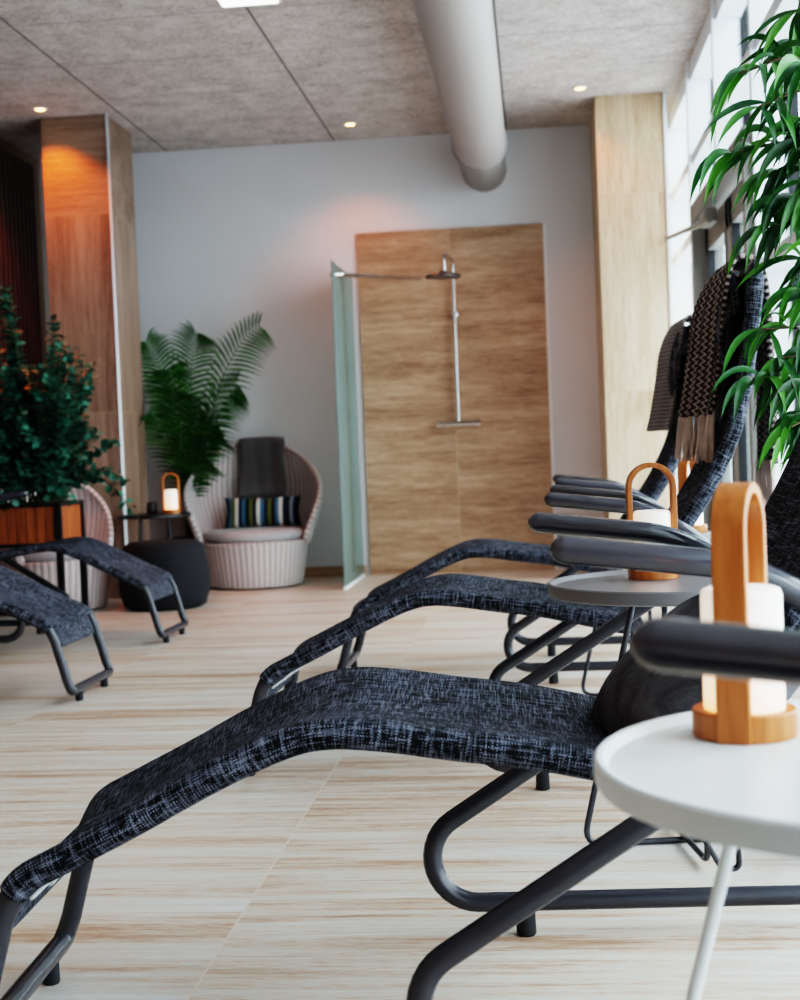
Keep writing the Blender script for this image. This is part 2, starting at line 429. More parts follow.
# ------------------------------------------------------------------ room shell
H = 3.10; YB = 9.86; XL = -3.52; XW = 0.955; YR = -3.0; XO = 1.145
def shell(name, c, s, mat, bevel=0.0, smooth=False):
    return struct(MB().box((0, 0, 0), s, bevel).build(name, mat, None, c, smooth=smooth))
def shell0(name, c, s, mat):         # object origin at the world origin so that textures sit in room coordinates
    return struct(MB().box(c, s).build(name, mat, None, smooth=False))
shell0('floor', ((XL-0.2+XO+0.03)/2, (YR+YB)/2, -0.05), (XO+0.03-XL+0.2, YB-YR+0.4, 0.1), M['floor'])
shell0('ceiling', ((XL-0.2+XO+0.03)/2, (YR+YB)/2, H+0.05), (XO+0.03-XL+0.2, YB-YR+0.4, 0.1), M['ceiling'])
shell0('wall_back', ((XL-0.2+XO)/2, YB+0.1, H/2), (XO-XL+0.2, 0.2, H), M['wall'])
shell0('wall_left', (XL-0.1, (YR+YB)/2, H/2), (0.2, YB-YR, H), M['wall_warm'])
shell0('wall_rear', ((XL-0.2+XO)/2, YR-0.1, H/2), (XO-XL+0.2, 0.2, H), M['wall_warm'])
# skirting on the back wall, left of the shower
shell0('baseboard_back', ((XL-1.24)/2, YB-0.008, 0.0375), (-1.24-XL, 0.016, 0.075), M['skirting'])
# travertine facing behind the shower and its white edge profile
shell0('wall_shower', (-0.556, YB-0.012, 1.217), (1.316, 0.024, 2.434), M['shower'])
shell0('trim_1', (0.110, YB-0.014, 1.217), (0.016, 0.028, 2.434), M['white'])
# the two stone clad columns
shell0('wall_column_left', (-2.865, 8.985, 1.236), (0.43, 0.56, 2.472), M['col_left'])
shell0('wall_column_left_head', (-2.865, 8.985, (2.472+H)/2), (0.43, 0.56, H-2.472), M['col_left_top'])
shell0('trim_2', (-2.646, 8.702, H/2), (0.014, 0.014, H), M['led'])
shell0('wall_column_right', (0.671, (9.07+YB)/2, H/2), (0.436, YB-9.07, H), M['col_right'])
shell0('trim_3', (0.892, 9.066, H/2), (0.018, 0.018, H), M['white'])
# dark vertical slats on the left wall
b = MB(); y = 5.2
while y < 9.6:
    b.box((XL+0.045, y, 1.50), (0.05, 0.045, 2.98)); y += 0.075
b.box((XL+0.01, 7.4, 1.50), (0.02, 4.5, 2.98))
struct(b.build('trim_4', M['slat'], smooth=False))

# window wall -------------------------------------------------------
mull = [9.64, 8.40, 7.22, 6.05, 4.95, 3.80, 2.65, 1.5, 0.35, -0.8, -1.95, -2.95]
nwin = 0
DOOR0, DOOR1 = 6.10, 8.06
GX = 1.095
for i in range(len(mull)-1):
    y1, y0 = mull[i], mull[i+1]
    nwin += 1
    above_door = y0 >= 6.0 and y1 < 8.5
    zb = 2.20 if above_door else 0.0
    root = bpy.data.objects.new('window_%d' % nwin, None); COL.objects.link(root); struct(root)
    root.location = (0, 0, 0)
    f = MB()
    f.box(((XW+GX)/2, y1, (zb+H)/2), (GX-XW, 0.055, H-zb))                       # mullion
    zs = [2.53] if above_door else ([2.53, 2.10, 0.05] if i == 0 else [2.53, 1.60, 0.05])
    for z in zs:
        f.box(((XW+GX)/2+0.01, (y0+y1)/2, z), (GX-XW-0.02, y1-y0-0.05, 0.06 if z > 0.2 else 0.1))
    f.box(((XW+GX)/2+0.01, (y0+y1)/2, H-0.06), (GX-XW-0.02, y1-y0-0.05, 0.12))
    f.build('frame', M['white'], root, smooth=False)
    g = MB()
    g.box((GX+0.025, y1, (zb+H)/2), (0.05, 0.075, H-zb))
    for z in zs: g.box((GX+0.022, (y0+y1)/2, z), (0.04, y1-y0-0.05, 0.05))
    g.build('gasket', M['gasket'], root, smooth=False)
    MB().box((GX+0.046, (y0+y1)/2, (zb+H)/2), (0.008, y1-y0-0.05, H-zb-0.02)).build('pane', M['glass'], root, smooth=False)
# side strip between the far door jamb and the second mullion
root = bpy.data.objects.new('window_%d' % (nwin+1), None); COL.objects.link(root); struct(root)
MB().box(((XW+GX)/2, 8.40, 1.10), (GX-XW, 0.055, 2.20)).build('frame', M['white'], root, smooth=False)
MB().box((GX+0.03, 8.23, 1.08), (0.008, 0.27, 2.1)).build('pane', M['glass'], root, smooth=False)

door = bpy.data.objects.new('door_1', None); COL.objects.link(door); struct(door)
d = MB()
d.box((1.005, DOOR1, 1.10), (0.17, 0.075, 2.20)); d.box((1.005, DOOR0, 1.10), (0.17, 0.075, 2.20))
d.box((1.005, (DOOR0+DOOR1)/2, 2.155), (0.17, DOOR1-DOOR0, 0.09))
d.build('door_frame', M['doorgrey'], door, smooth=False)
for (a, c) in ((DOOR0+0.05, 7.06), (7.09, DOOR1-0.05)):
    lf = MB()
    for yy in (a+0.05, c-0.05): lf.box((1.02, yy, 1.05), (0.06, 0.10, 2.05))
    for zz in (0.10, 2.0): lf.box((1.02, (a+c)/2, zz), (0.06, c-a, 0.15))
    leaf = lf.build('door_leaf', M['doorgrey'], door, smooth=False)
    gk = MB()
    for yy in (a+0.107, c-0.107): gk.box((1.005, yy, 1.05), (0.04, 0.016, 1.76))
    gk.build('glazing_bead', M['gasket'], leaf, smooth=False)
    MB().box((1.02, (a+c)/2, 1.05), (0.008, c-a-0.19, 1.78)).build('pane', M['glass'], leaf, smooth=False)
    hy = 7.01 if a < 6.5 else 7.14
    MB().tube(fillet([(0.99, hy, 1.0), (0.935, hy, 1.0), (0.935, hy+(-0.11 if a < 6.5 else 0.11), 1.0)], 0.02), 0.009).build('door_handle', M['chrome'], leaf)
MB().box((0.935, 7.42, 2.03), (0.06, 0.24, 0.075), 0.008).build('door_closer', M['doorgrey'], door)
MB().tube([(0.92, 7.25, 1.99), (0.872, 9.04, 2.165)], 0.014).build('closer_arm', M['doorgrey'], door)

# ground outside
struct(MB().box((9.17, 3.2, -0.12), (16.0, 40, 0.1)).build('ground', M['ground'], smooth=False))

# ------------------------------------------------------------------ ceiling fittings
dt = thing('ventilation_duct', 'fat round pale grey air duct hanging under the ceiling, running to the back wall', 'duct', (-0.295, 0, 2.84))
yy = [0.0, 3.0, 5.0, 7.0, 8.8, 9.02]
MB().tube([(0, v, 0) for v in yy], 0.170, 40).build('duct_pipe', M['duct'], dt)
MB().tube([(0, 9.0, 0), (0, 9.015, 0), (0, 9.035, 0), (0, 9.05, 0)], [0.172, 0.178, 0.178, 0.166], 40).build('duct_collar', M['collar'], dt)
MB().tube([(0, 9.04, -0.005), (0, 9.4, -0.005), (0, YB, -0.005)], 0.157, 40).build('duct_end', M['collar'], dt)
sp = [(-3.0, 8.48, 'by the top of the left stone column'), (-1.172, 9.385, 'above the glass shower screen'), (0.352, 8.83, 'left of the right stone column')]
dl0 = None
for (x, y, where) in sp:
    lab = 'small round warm ceiling downlight ' + where
    if dl0 is None:
        dl0 = thing('downlight', lab, 'ceiling light', (x, y, H), 0, 'recessed ceiling downlights')
        MB().lathe([(0.030, -0.003), (0.031, -0.006), (0.046, -0.005), (0.048, 0.0)], 24).build('bezel', M['bezel'], dl0)
        MB().lathe([(0.0, -0.004), (0.030, -0.004)], 24).build('bulb', M['spot'], dl0)
    else:
        dup(dl0, (x, y, H), 0, lab)
pl = thing('ceiling_panel_light', 'flat white rectangular ceiling light at the top edge of the photo', 'ceiling light', (-1.305, 6.45, H))
MB().box((0, 0, -0.01), (0.30, 0.62, 0.02), 0.003).build('frame', M['bezel'], pl)
MB().box((0, 0, -0.0215), (0.27, 0.59, 0.005)).build('diffuser', M['panel'], pl, smooth=False)

# ------------------------------------------------------------------ shower
sc = thing('shower_screen', 'frosted green glass screen standing beside the shower', 'shower screen', (-1.262, 9.345, 0))
MB().box((0, 0, 1.07), (0.010, 0.98, 2.10), 0.002).build('glass_panel', M['frost'], sc)
MB().box((0, 0, 0.01), (0.024, 0.98, 0.02), 0.002).build('floor_profile', M['white'], sc)
MB().tube([(0.0, -0.345, 2.045), (0.484, YB-9.345-0.024, 2.094)], 0.014).build('support_bar', M['chrome'], sc)
MB().tube([(-0.02, -0.36, 2.043), (0.035, -0.30, 2.049)], 0.02).build('clamp', M['chrome'], sc)
sh = thing('shower_set', 'chrome rain shower with riser pipe and mixer bar on the stone wall', 'shower', (-0.537, YB-0.024, 0))
MB().tube(fillet([(0, -0.06, 1.06), (0, -0.06, 2.20), (-0.02, -0.25, 2.21), (-0.04, -0.40, 2.20), (-0.04, -0.40, 2.09)], [0.06, 0.05, 0.05, 0.04]), 0.0115).build('riser_pipe', M['chrome'], sh)
MB().lathe([(0.0, 0.04), (0.02, 0.038), (0.03, 0.018), (0.115, 0.012), (0.122, 0.0), (0.118, -0.008), (0.0, -0.008)], 36, (-0.05, -0.40, 2.05)).build('shower_head', M['steel'], sh)
MB().box((0, -0.05, 1.82), (0.05, 0.07, 0.045), 0.01).box((0, -0.015, 1.82), (0.03, 0.05, 0.03), 0.004).build('slider', M['chrome'], sh)
MB().tube([(-0.11, -0.06, 1.056), (0.11, -0.06, 1.056)], 0.022, 16).tube([(-0.07, 0, 1.056), (-0.07, -0.06, 1.056)], 0.02).tube([(0.07, 0, 1.056), (0.07, -0.06, 1.056)], 0.02).build('mixer_bar', M['chrome'], sh)
for s in (-1, 1):
    MB().tube([(s*0.112, -0.06, 1.056), (s*0.155, -0.06, 1.056)], 0.025, 16).build('knob', M['chrome'], sh)

# ------------------------------------------------------------------ sun loungers
HW = 0.229                                    # half width between the sling's side tubes
SEAT = [(-0.692, 0.057), (-0.680, 0.105), (-0.655, 0.195), (-0.640, 0.245), (-0.612, 0.289), (-0.55, 0.322), (-0.45, 0.371), (-0.35, 0.423),
        (-0.25, 0.468), (-0.18, 0.4845), (-0.10, 0.480), (0.0, 0.4645), (0.12, 0.447), (0.25, 0.418), (0.33, 0.400), (0.375, 0.415)]
BACK = [(0.36, 0.455), (0.42, 0.560), (0.53, 0.715), (0.603, 0.850), (0.640, 0.965), (0.665, 1.10), (0.682, 1.22), (0.690, 1.31)]
def section():
    r = 0.0215; P = [(-0.15, -r), (-0.20, -r)]
    for k in range(9):
        a = -PI/2-PI*k/8; P.append((-HW+r*math.cos(a), r*math.sin(a)))
    P += [(-0.17, 0.014), (-0.11, 0.005), (-0.05, 0.0)]
    return P+[(0.0, -0.001)]+[(-y, n) for (y, n) in P[::-1]]
def sling(path, sec, closed_end=False):
    n = len(path); rows = []; us = []; L = 0; cum = [0]
    for a, c in zip(sec, sec[1:]): cum.append(cum[-1]+math.hypot(a[0]-c[0], a[1]-c[1]))
    for i in range(n):
        a = path[max(i-1, 0)]; c = path[min(i+1, n-1)]; t = (c-a).normalized(); nn = Vector((-t.z, 0, t.x))
        if i: L += (path[i]-path[i-1]).length
        k = 1.0
        if closed_end:
            rem = (n-1-i)
            k = [0.05, 0.55, 0.85][rem] if rem < 3 else 1.0
        rows.append([path[i]+nn*(m*k)+Vector((0, y, 0)) for (y, m) in sec]); us.append([(L, c2) for c2 in cum])
    return MB().grid(rows, us)
def v3(P): return [(p[0], 0, p[1]) for p in P]
def make_lounger(label):
    t = thing('sun_lounger', label, 'lounger', (0, 0, 0), 0, 'charcoal sun loungers')
    seatp = catmull(v3(SEAT), 8); backp = catmull(v3(BACK), 8)
    i0 = 8*4-3
    sec = section()
    sling(seatp[i0:], sec).build('seat_sling', M['sling'], t, solid=-0.003, angle=80)
    sling(backp, sec, True).build('back_sling', M['sling'], t, solid=-0.003, angle=80)
    fl = seatp[8*2+1:i0+3]; rows = []; us = []
    for q, p_ in enumerate(fl):
        rows.append([p_+Vector((0.004, y_, 0.0)) for y_ in (-0.205, -0.15, -0.05, 0.05, 0.15, 0.205)]); us.append([(0.01*q, 0.1+y_) for y_ in (-0.205, -0.15, -0.05, 0.05, 0.15, 0.205)])
    MB().grid(rows, us).build('foot_flap', M['sling'], t, solid=0.006, angle=80)
    # one bent tube: two sides and the foot crossbar
    side = [p for p in seatp[6:]]
    L = [Vector((p.x, -HW, p.z)) for p in side[::-1]]; Rr = [Vector((p.x, HW, p.z)) for p in side]
    corner = fillet([L[-1], (-0.700, -HW, 0.046), (-0.700, HW, 0.046), Rr[0]], 0.07)
    MB().tube(L+corner[1:-1]+Rr, 0.0175, 12).build('seat_frame', M['tube'], t)
    bs = backp[2:]
    L = [Vector((p.x, -HW, p.z)) for p in bs]; Rr = [Vector((p.x, HW, p.z)) for p in bs[::-1]]
    MB().tube(L[:-3]+fillet([L[-4], L[-1], Rr[0], Rr[3]], 0.04)[1:-1]+Rr[3:], 0.0175, 12).build('back_frame', M['tube'], t)
    lc = MB()                                  # cord lacing under the foot end
    for k in range(4):
        x = -0.625+0.03*k; z = 0.262+0.0205*k-0.02
        lc.tube([(x, -0.155, z), (x+0.02*(-1)**k, 0.155, z+0.012*(-1)**k)], 0.003, 6)
    lc.build('lacing', M['lace'], t)
    rr = 0.0813; cx, cz = 0.0253, 0.1413
    for s in (-1, 1):
        y = s*0.335
        P = [(0.86, y, 0.060), (0.45, y, 0.060), (0.06, y, 0.060)]
        for k in range(15):
            a = R(-90-147.4*k/14); P.append((cx+rr*math.cos(a), y, cz+rr*math.sin(a)))
        P += [(x_, y, 0.2216+0.6394*x_) for x_ in (0.15, 0.35, 0.565)]
        rail = MB().tube(P, 0.0175, 12).build('base_rail', M['tube'], t)
        for fx in (0.107, 0.78):
            MB().lathe([(0.0, 0.0), (0.016, 0.0), (0.018, 0.004), (0.0165, 0.05), (0.0, 0.05)], 14, (fx, y, 0)).build('rubber_foot', M['rubber'], rail)
        ya = s*0.335
        A = fillet([(0.155, ya, 0.737), (0.38, ya, 0.708), (0.47, ya, 0.660), (0.56, ya, 0.580)], [0.08, 0.05], 6)
        MB().tube(A, 0.0185, 16, 'round').build('armrest', M['arm'], t)
        MB().tube([(0.365, s*0.229, 0.435), (0.39, s*0.335, 0.475)], 0.012).build('hinge', M['tube'], t)
        fy = s*0.150
        MB().lathe([(0.0, 0.0), (0.013, 0.0), (0.015, 0.004), (0.014, 0.05), (0.0, 0.05)], 12, (-0.700, fy, 0)).build('rubber_foot', M['rubber'], t)
    MB().tube(fillet([(0.30, 0.20, 0.40), (0.44, 0.235, 0.14), (0.47, 0.235, 0.14), (0.45, 0.225, 0.44)], 0.02), 0.005, 8).build('wire_stay', M['tube'], t)
    MB().tube([(0.80, -0.335, 0.06), (0.80, 0.335, 0.06)], 0.015).build('crossbar', M['tube'], t)
    return t
L1 = make_lounger('large charcoal lounger across the foreground with a dark pillow on its seat')
L1.location = (-0.14, 2.126, 0); L1.rotation_euler = (0, 0, 0.048)
L2 = dup(L1, (-0.112, 3.861, 0), -0.03, 'second charcoal lounger back, chunky fringed knit throw over its backrest')
L3 = dup(L1, (-0.075, 5.45, 0), 0, 'farthest charcoal lounger of the right row, waffle throw over its backrest')
L0 = dup(L1, (-0.08, 0.592, 0), 0, 'nearest charcoal lounger, only its blurred armrest showing before the bamboo lantern')
L4 = dup(L1, (-2.42, 5.13, 0), PI, 'charcoal lounger at the left edge, foot end nearest to the camera')
L5 = dup(L1, (-2.51, 6.68, 0), PI, 'charcoal lounger on the left just in front of the black pouf and planter')

# headrest pads under the two throws belong to the loungers
def headrest(l):
    o = MB(); rows = []
    for i in range(13):
        f = i/12; y = -0.03+0.26*f; k = max(0.3, 1-abs(2*f-1)**6)
        bx = 0.026+0.020*f*k
        rows.append([(0.664+0.02*math.sin(a)-bx*0.7+bx*math.cos(a), y, 1.16+0.165*k*math.sin(a)) for a in [2*PI*j/20 for j in range(20)]])
    o.grid(rows, None, True).build('headrest', M['sling'], l)
for l in (L2, L3): headrest(l)

# dark pillow on the front lounger's seat
def pillow(name, w, h, t, mat, parent=None, loc=(0, 0, 0), rot=(0, 0, 0), n=18, pinch=0.12):
    top = []; bot = []; us = []
    for i in range(n+1):
        rt = []; rb = []; ru = []
        for j in range(n+1):
            u = -1+2*i/n; v = -1+2*j/n
            x = u*w/2*(1-pinch*(1-abs(v)**2)*abs(u)**3*0.6); y = v*h/2*(1-pinch*(1-abs(u)**2)*abs(v)**3*0.6)
            z = t/2*((1-abs(u)**2.6)*(1-abs(v)**2.6))**0.62
            rt.append((x, y, z)); rb.append((x, y, -z)); ru.append((i/n, j/n))
        top.append(rt); bot.append(rb); us.append(ru)
    m = MB().grid(top, us); m.grid(bot, us)
    return m.build(name, mat, parent, loc, rot, angle=70)
pw = pillow('pillow', 0.34, 0.42, 0.17, M['pillow_dark'], None, (0.235, 2.13, 0.512), (0, R(-40), R(14)))
tag(pw, 'dark grey soft pillow on the seat of the front lounger', 'pillow')

# throws over the backs
def throw_mesh(path, ylo, yhi, folds=3, amp=0.008, nY=26, seed=0, lift=0.07):
    path = catmull(path, 7); n = len(path); rows = []; us = []; L = 0     # path points are (x, weight, z)
    for i in range(n):
        a = path[max(i-1, 0)]; c = path[min(i+1, n-1)]; t = (c-a); t.y = 0; t.normalize(); nn = Vector((-t.z, 0, t.x))
        if i: L += math.hypot(path[i].x-path[i-1].x, path[i].z-path[i-1].z)
        row = []; ru = []
        for j in range(nY+1):
            f = j/nY; y = ylo+(yhi-ylo)*f
            e = amp*(1+math.sin(folds*2*PI*f+seed+0.8*math.sin(L*6)))*min(1, 0.25+abs(i-n*0.55)/(n*0.5))
            g = f*f*(3-2*f)
            row.append(Vector((path[i].x-path[i].y*lift*g, y, path[i].z))+nn*e); ru.append((y, L))
        rows.append(row); us.append(ru)
    return MB().grid(rows, us), rows
kt = thing('knitted_throw', 'chunky brown-grey knitted throw with pale fringe over the second lounger back', 'blanket', (-0.112, 3.861, 0), -0.03)
PK = [(0.600, 1.0, 0.935), (0.618, 1.0, 1.0), (0.636, 0.95, 1.12), (0.648, 0.85, 1.24), (0.664, 0.35, 1.335), (0.692, 0.0, 1.352), (0.722, 0.0, 1.325), (0.735, 0.0, 1.22), (0.738, 0.0, 1.0), (0.735, 0.0, 0.80)]
mk, rows = throw_mesh(PK, -0.01, 0.25, 4, 0.008)
mk.build('cloth', M['knit'], kt, solid=0.012, angle=80)
random.seed(5)
for rw, sgn in ((rows[0], -1), (rows[-1], 1)):
    fr = MB()
    for j in range(len(rw)):
        for q in range(2):
            p = rw[j]+Vector((0, (q*0.5)*0.0144, 0)); ln = 0.10+random.random()*0.03
            dx = -0.012 if sgn < 0 else 0.004
            fr.tube([p+Vector((0, 0, 0.01)), p+Vector((dx*0.5+random.uniform(-.004, .004), random.uniform(-.006, .006), -ln*0.5)), p+Vector((dx+random.uniform(-.008, .008), random.uniform(-.012, .012), -ln))], [0.0045, 0.0055, 0.003], 5)
    fr.build('fringe', M['fringe'], kt)
wt = thing('waffle_throw', 'plain grey waffle-weave throw over the back of the farthest right-hand lounger', 'blanket', (-0.075, 5.45, 0))
PW = [(0.594, 1.0, 0.915), (0.616, 1.0, 1.0), (0.634, 0.95, 1.12), (0.648, 0.85, 1.24), (0.664, 0.35, 1.33), (0.692, 0.0, 1.345), (0.720, 0.0, 1.32), (0.732, 0.0, 1.22), (0.735, 0.0, 1.0)]
mk, rows = throw_mesh(PW, -0.01, 0.25, 2, 0.003, seed=1, lift=0.06)
mk.build('cloth', M['waffle'], wt, solid=0.010, angle=80)

# ------------------------------------------------------------------ round side tables + lanterns
def make_table(label, rad, h, mat, leg, ins=0.55, out=0.80):
    t = thing('side_table', label, 'table', (0, 0, 0), 0, 'round tray side tables')
    MB().lathe([(0.0, h-0.030), (rad-0.012, h-0.030), (rad-0.003, h-0.027), (rad, h-0.020), (rad, h-0.003), (rad-0.003, h), (rad-0.008, h-0.001),
                (rad-0.014, h-0.010), (0.0, h-0.010)], 72).build('tabletop', mat, t, angle=35)
    for k in range(2):
        c_, s_, z0 = math.cos(k*PI/2), math.sin(k*PI/2), 0.007+0.0125*k
        P = fillet([(-rad*ins*c_, -rad*ins*s_, h-0.03), (-rad*out*c_, -rad*out*s_, z0), (rad*out*c_, rad*out*s_, z0), (rad*ins*c_, rad*ins*s_, h-0.03)], 0.045)
        MB().tube(P, 0.0068, 10).build('leg_frame', leg, t)
    return t
TH = 0.575
T1 = make_table('white round side table in the right foreground', 0.272, TH, M['cream'], M['cream'], 0.48, 1.0)
T1.location = (0.315, 1.315, 0); T1.rotation_euler = (0, 0, R(-8))
T2 = make_table('taupe grey round side table between the first and second right-hand loungers', 0.272, TH, M['taupe'], M['tube'], 0.32, 0.80)
T2.location = (0.285, 3.03, 0); T2.rotation_euler = (0, 0, R(8))
T3 = dup(T2, (0.33, 4.70, 0), R(75), 'taupe grey round side table between the two farthest right-hand loungers')

def make_lantern(label):
    t = thing('lantern', label, 'lantern', (0, 0, 0), 0, 'bamboo table lanterns')
    MB().lathe([(0.0, 0.0), (0.052, 0.0), (0.0535, 0.002), (0.0535, 0.026), (0.052, 0.028), (0.043, 0.028), (0.0, 0.024)], 40).build('base', M['bamboo'], t, angle=35)
    MB().lathe([(0.0, 0.024), (0.040, 0.024), (0.0412, 0.03), (0.0412, 0.145), (0.039, 0.151), (0.034, 0.153), (0.0, 0.153)], 36).build('glass_shade', M['opal'], t, angle=50)
    w = 0.017; ri, ro = 0.0435, 0.0550; zt = 0.206
    def prof(r):
        P = [(-r, 0.0), (-r, 0.10)]
        P += [(-r*math.cos(PI*k/18), zt+r*math.sin(PI*k/18)) for k in range(19)]
        return P+[(r, 0.10), (r, 0.0)]
    po, pi_ = prof(ro), prof(ri)
    rows = []
    for (a, c) in zip(po, pi_):
        rows.append([(a[0], -w, a[1]), (a[0], w, a[1]), (c[0], w, c[1]), (c[0], -w, c[1])])
    m = MB().grid(rows, None, True); n = len(rows)
    m.F.append((0, 1, 2, 3)); m.F.append(((n-1)*4+3, (n-1)*4+2, (n-1)*4+1, (n-1)*4))
    o = m.build('handle', M['bamboo'], t, angle=40)
    bv = o.modifiers.new('edge', 'BEVEL'); bv.width = 0.0015; bv.segments = 2; bv.limit_method = 'ANGLE'
    return t
N1 = make_lantern('bamboo lantern on the white table, arched handle seen edge-on')
zt = TH-0.010
N1.location = (0.204, 1.455, zt); N1.rotation_euler = (0, 0, R(70))
N2 = dup(N1, (0.252, 3.16, zt), R(3), 'bamboo lantern on the nearest grey side table, arched handle seen face-on')
N3 = dup(N1, (0.50, 4.68, zt), R(60), 'bamboo lantern half hidden behind the second lounger backrest')

# ------------------------------------------------------------------ lounge corner
BT = thing('coffee_table', 'small black round table between the wicker chairs', 'table', (-2.43, 8.62, 0))
MB().lathe([(0.0, 0.522), (0.225, 0.522), (0.234, 0.527), (0.234, 0.538), (0.23, 0.544), (0.0, 0.544)], 48).build('tabletop', M['black'], BT, angle=35)
for k in range(4):
    a = PI/4+PI/2*k+0.25
    MB().tube([(0.12*math.cos(a), 0.12*math.sin(a), 0.524), (0.17*math.cos(a), 0.17*math.sin(a), 0.0)], 0.010, 10).build('leg', M['black'], BT)
N4 = dup(N1, (-2.30, 8.56, 0.544), R(5), 'glowing bamboo lantern on the small black table')
cup = MB().lathe([(0.0, 0.0), (0.03, 0.0), (0.032, 0.004), (0.030, 0.055), (0.024, 0.075), (0.018, 0.078), (0.0, 0.074)], 24).build('candle_holder', M['black'], None, (-2.44, 8.60, 0.544))
tag(cup, 'small black candle holder on the black table, left of the glowing lantern', 'candle holder')

pf = MB().lathe([(0.0, 0.0), (0.21, 0.0), (0.245, 0.02), (0.268, 0.10), (0.272, 0.20), (0.258, 0.31), (0.235, 0.375), (0.20, 0.398), (0.10, 0.405), (0.0, 0.405)], 48).build('pouf', M['pouf'], None, (-2.245, 8.12, 0), angle=70)
tag(pf, 'round black felt pouf in front of the wicker chairs', 'pouf')

def make_wicker(label):
    t = thing('wicker_armchair', label, 'armchair', (0, 0, 0), 0, 'pale wicker tub chairs')
    MB().lathe([(0.0, 0.012), (0.315, 0.012), (0.325, 0.03), (0.345, 0.16), (0.365, 0.29), (0.37, 0.305), (0.355, 0.315), (0.0, 0.315)], 64).build('base', M['wicker'], t, angle=60)
    nf, nt = 60, 16; rows = []; us = []; rim = []
    for i in range(nf+1):
        ph = R(-112+224*i/nf); c = math.cos(ph*0.80)
        zt_ = 0.33+0.65*max(0.0, math.cos(ph*90/112))**0.62
        row = []; ru = []
        for j in range(nt+1):
            q = j/nt; z = 0.29+(zt_-0.29)*q; hh = (z-0.29)/0.69
            r = 0.363+0.112*math.sin(min(1, hh*1.35)*PI/2)-0.045*max(0, hh-0.55)/0.45
            wx = 1.0-0.10*max(0, hh-0.45)/0.55*abs(math.sin(ph))
            # chair faces -Y, ph = 0 is the back (+Y)
            row.append((r*math.sin(ph)*wx, r*math.cos(ph)+0.05*hh, z)); ru.append((ph*0.42, z))
        rows.append(row); us.append(ru); rim.append(row[-1])
    MB().grid(rows, us).build('back_shell', M['wicker'], t, solid=0.022, angle=80)
    MB().tube(rim, 0.017, 10, 'round').build('rim', M['wicker'], t)
    MB().lathe([(0.0, 0.0), (0.30, 0.0), (0.335, 0.012), (0.345, 0.035), (0.335, 0.062), (0.30, 0.074), (0.15, 0.080), (0.0, 0.082)], 48, (0, -0.01, 0.314)).build('seat_cushion', M['cushion_grey'], t, angle=70)
    return t
W1 = make_wicker('pale wicker tub chair with striped cushion and grey throw')
W1.location = (-1.94, 9.34, 0); W1.rotation_euler = (0, 0, R(8))
W2 = dup(W1, (-2.96, 8.18, 0), R(62), 'pale wicker tub chair half hidden behind the planter of eucalyptus')
cs = pillow('cushion', 0.54, 0.22, 0.13, M['stripes'], None, (-1.90, 9.47, 0.50), (R(72), 0, R(4)))
tag(cs, 'oblong cushion with navy, olive and white stripes on the wicker chair', 'cushion')
# throw over the chair back
tp = [(0.0, 0.320, 0.60), (0.0, 0.380, 0.70), (0.0, 0.410, 0.82), (0.0, 0.415, 0.93), (0.0, 0.420, 0.99), (0.0, 0.450, 1.012), (0.0, 0.485, 0.99), (0.0, 0.500, 0.90), (0.0, 0.500, 0.78)]
tpp = catmull(tp, 5); rows = []; us = []
for i, p in enumerate(tpp):
    rw = []; ru = []
    for j in range(15):
        f = -0.5+j/14; x = 0.33*f*(0.95+0.05*math.sin(i*0.4))
        bend = -0.9*x*x
        rw.append((x, p.y+bend+0.006*math.sin(j*1.3+i*0.1), p.z-0.25*x*x)); ru.append((x, i*0.03))
    rows.append(rw); us.append(ru)
gt = thing('wool_throw', 'plain dark grey throw hanging over the wicker chair back', 'blanket', (-1.90, 9.335, 0), R(6))
MB().grid(rows, us).build('cloth', M['throw'], gt, solid=0.010, angle=80)
fr = MB(); random.seed(3)
for j in range(0, 15):
    p = Vector(rows[0][j]); fr.tube([p+Vector((0, 0, 0.006)), p+Vector((random.uniform(-.004, .004), -0.006, -0.035))], 0.0035, 5)
fr.build('fringe', M['throw'], gt)

# planter
px0, px1, py0, py1 = -3.36, -2.545, 7.20, 7.60
pt = thing('planter', 'raised wood-slat planter box on black legs holding the eucalyptus', 'planter', ((px0+px1)/2, (py0+py1)/2, 0))
W, D = px1-px0, py1-py0
for (n_, cx_, cy_, along) in (('front_panel', 0, -D/2+0.02, 'x'), ('back_panel', 0, D/2-0.02, 'x'), ('side_panel', -W/2+0.02, 0, 'y'), ('side_panel', W/2-0.02, 0, 'y')):
    b = MB(); Ln = (W if along == 'x' else D)-0.07; k = int(Ln/0.052); st = Ln/k
    for i in range(k):
        o_ = -Ln/2+st*(i+0.5)
        b.box((cx_+(o_ if along == 'x' else 0), cy_+(o_ if along == 'y' else 0), 0.560), ((st-0.006) if along == 'x' else 0.02, (st-0.006) if along == 'y' else 0.02, 0.20), 0.002)
    b.build(n_, M['cedar'], pt, smooth=False)
MB().box((0, 0, 0.55), (W-0.06, D-0.06, 0.19)).build('liner', M['black'], pt, smooth=False)
MB().box((0, 0, 0.650), (W-0.07, D-0.07, 0.012)).build('soil', M['soil'], pt, smooth=False)
b = MB()
for z in (0.452, 0.667):
    for s in (-1, 1):
        b.box((0, s*(D/2-0.012), z), (W, 0.024, 0.02)); b.box((s*(W/2-0.012), 0, z), (0.024, D, 0.02))
b.build('rim_frame', M['black'], pt, smooth=False)
for sx in (-1, 1):
    for sy in (-1, 1):
        MB().box((sx*(W/2-0.015), sy*(D/2-0.015), 0.336), (0.032, 0.032, 0.672)).build('leg', M['black'], pt, smooth=False)

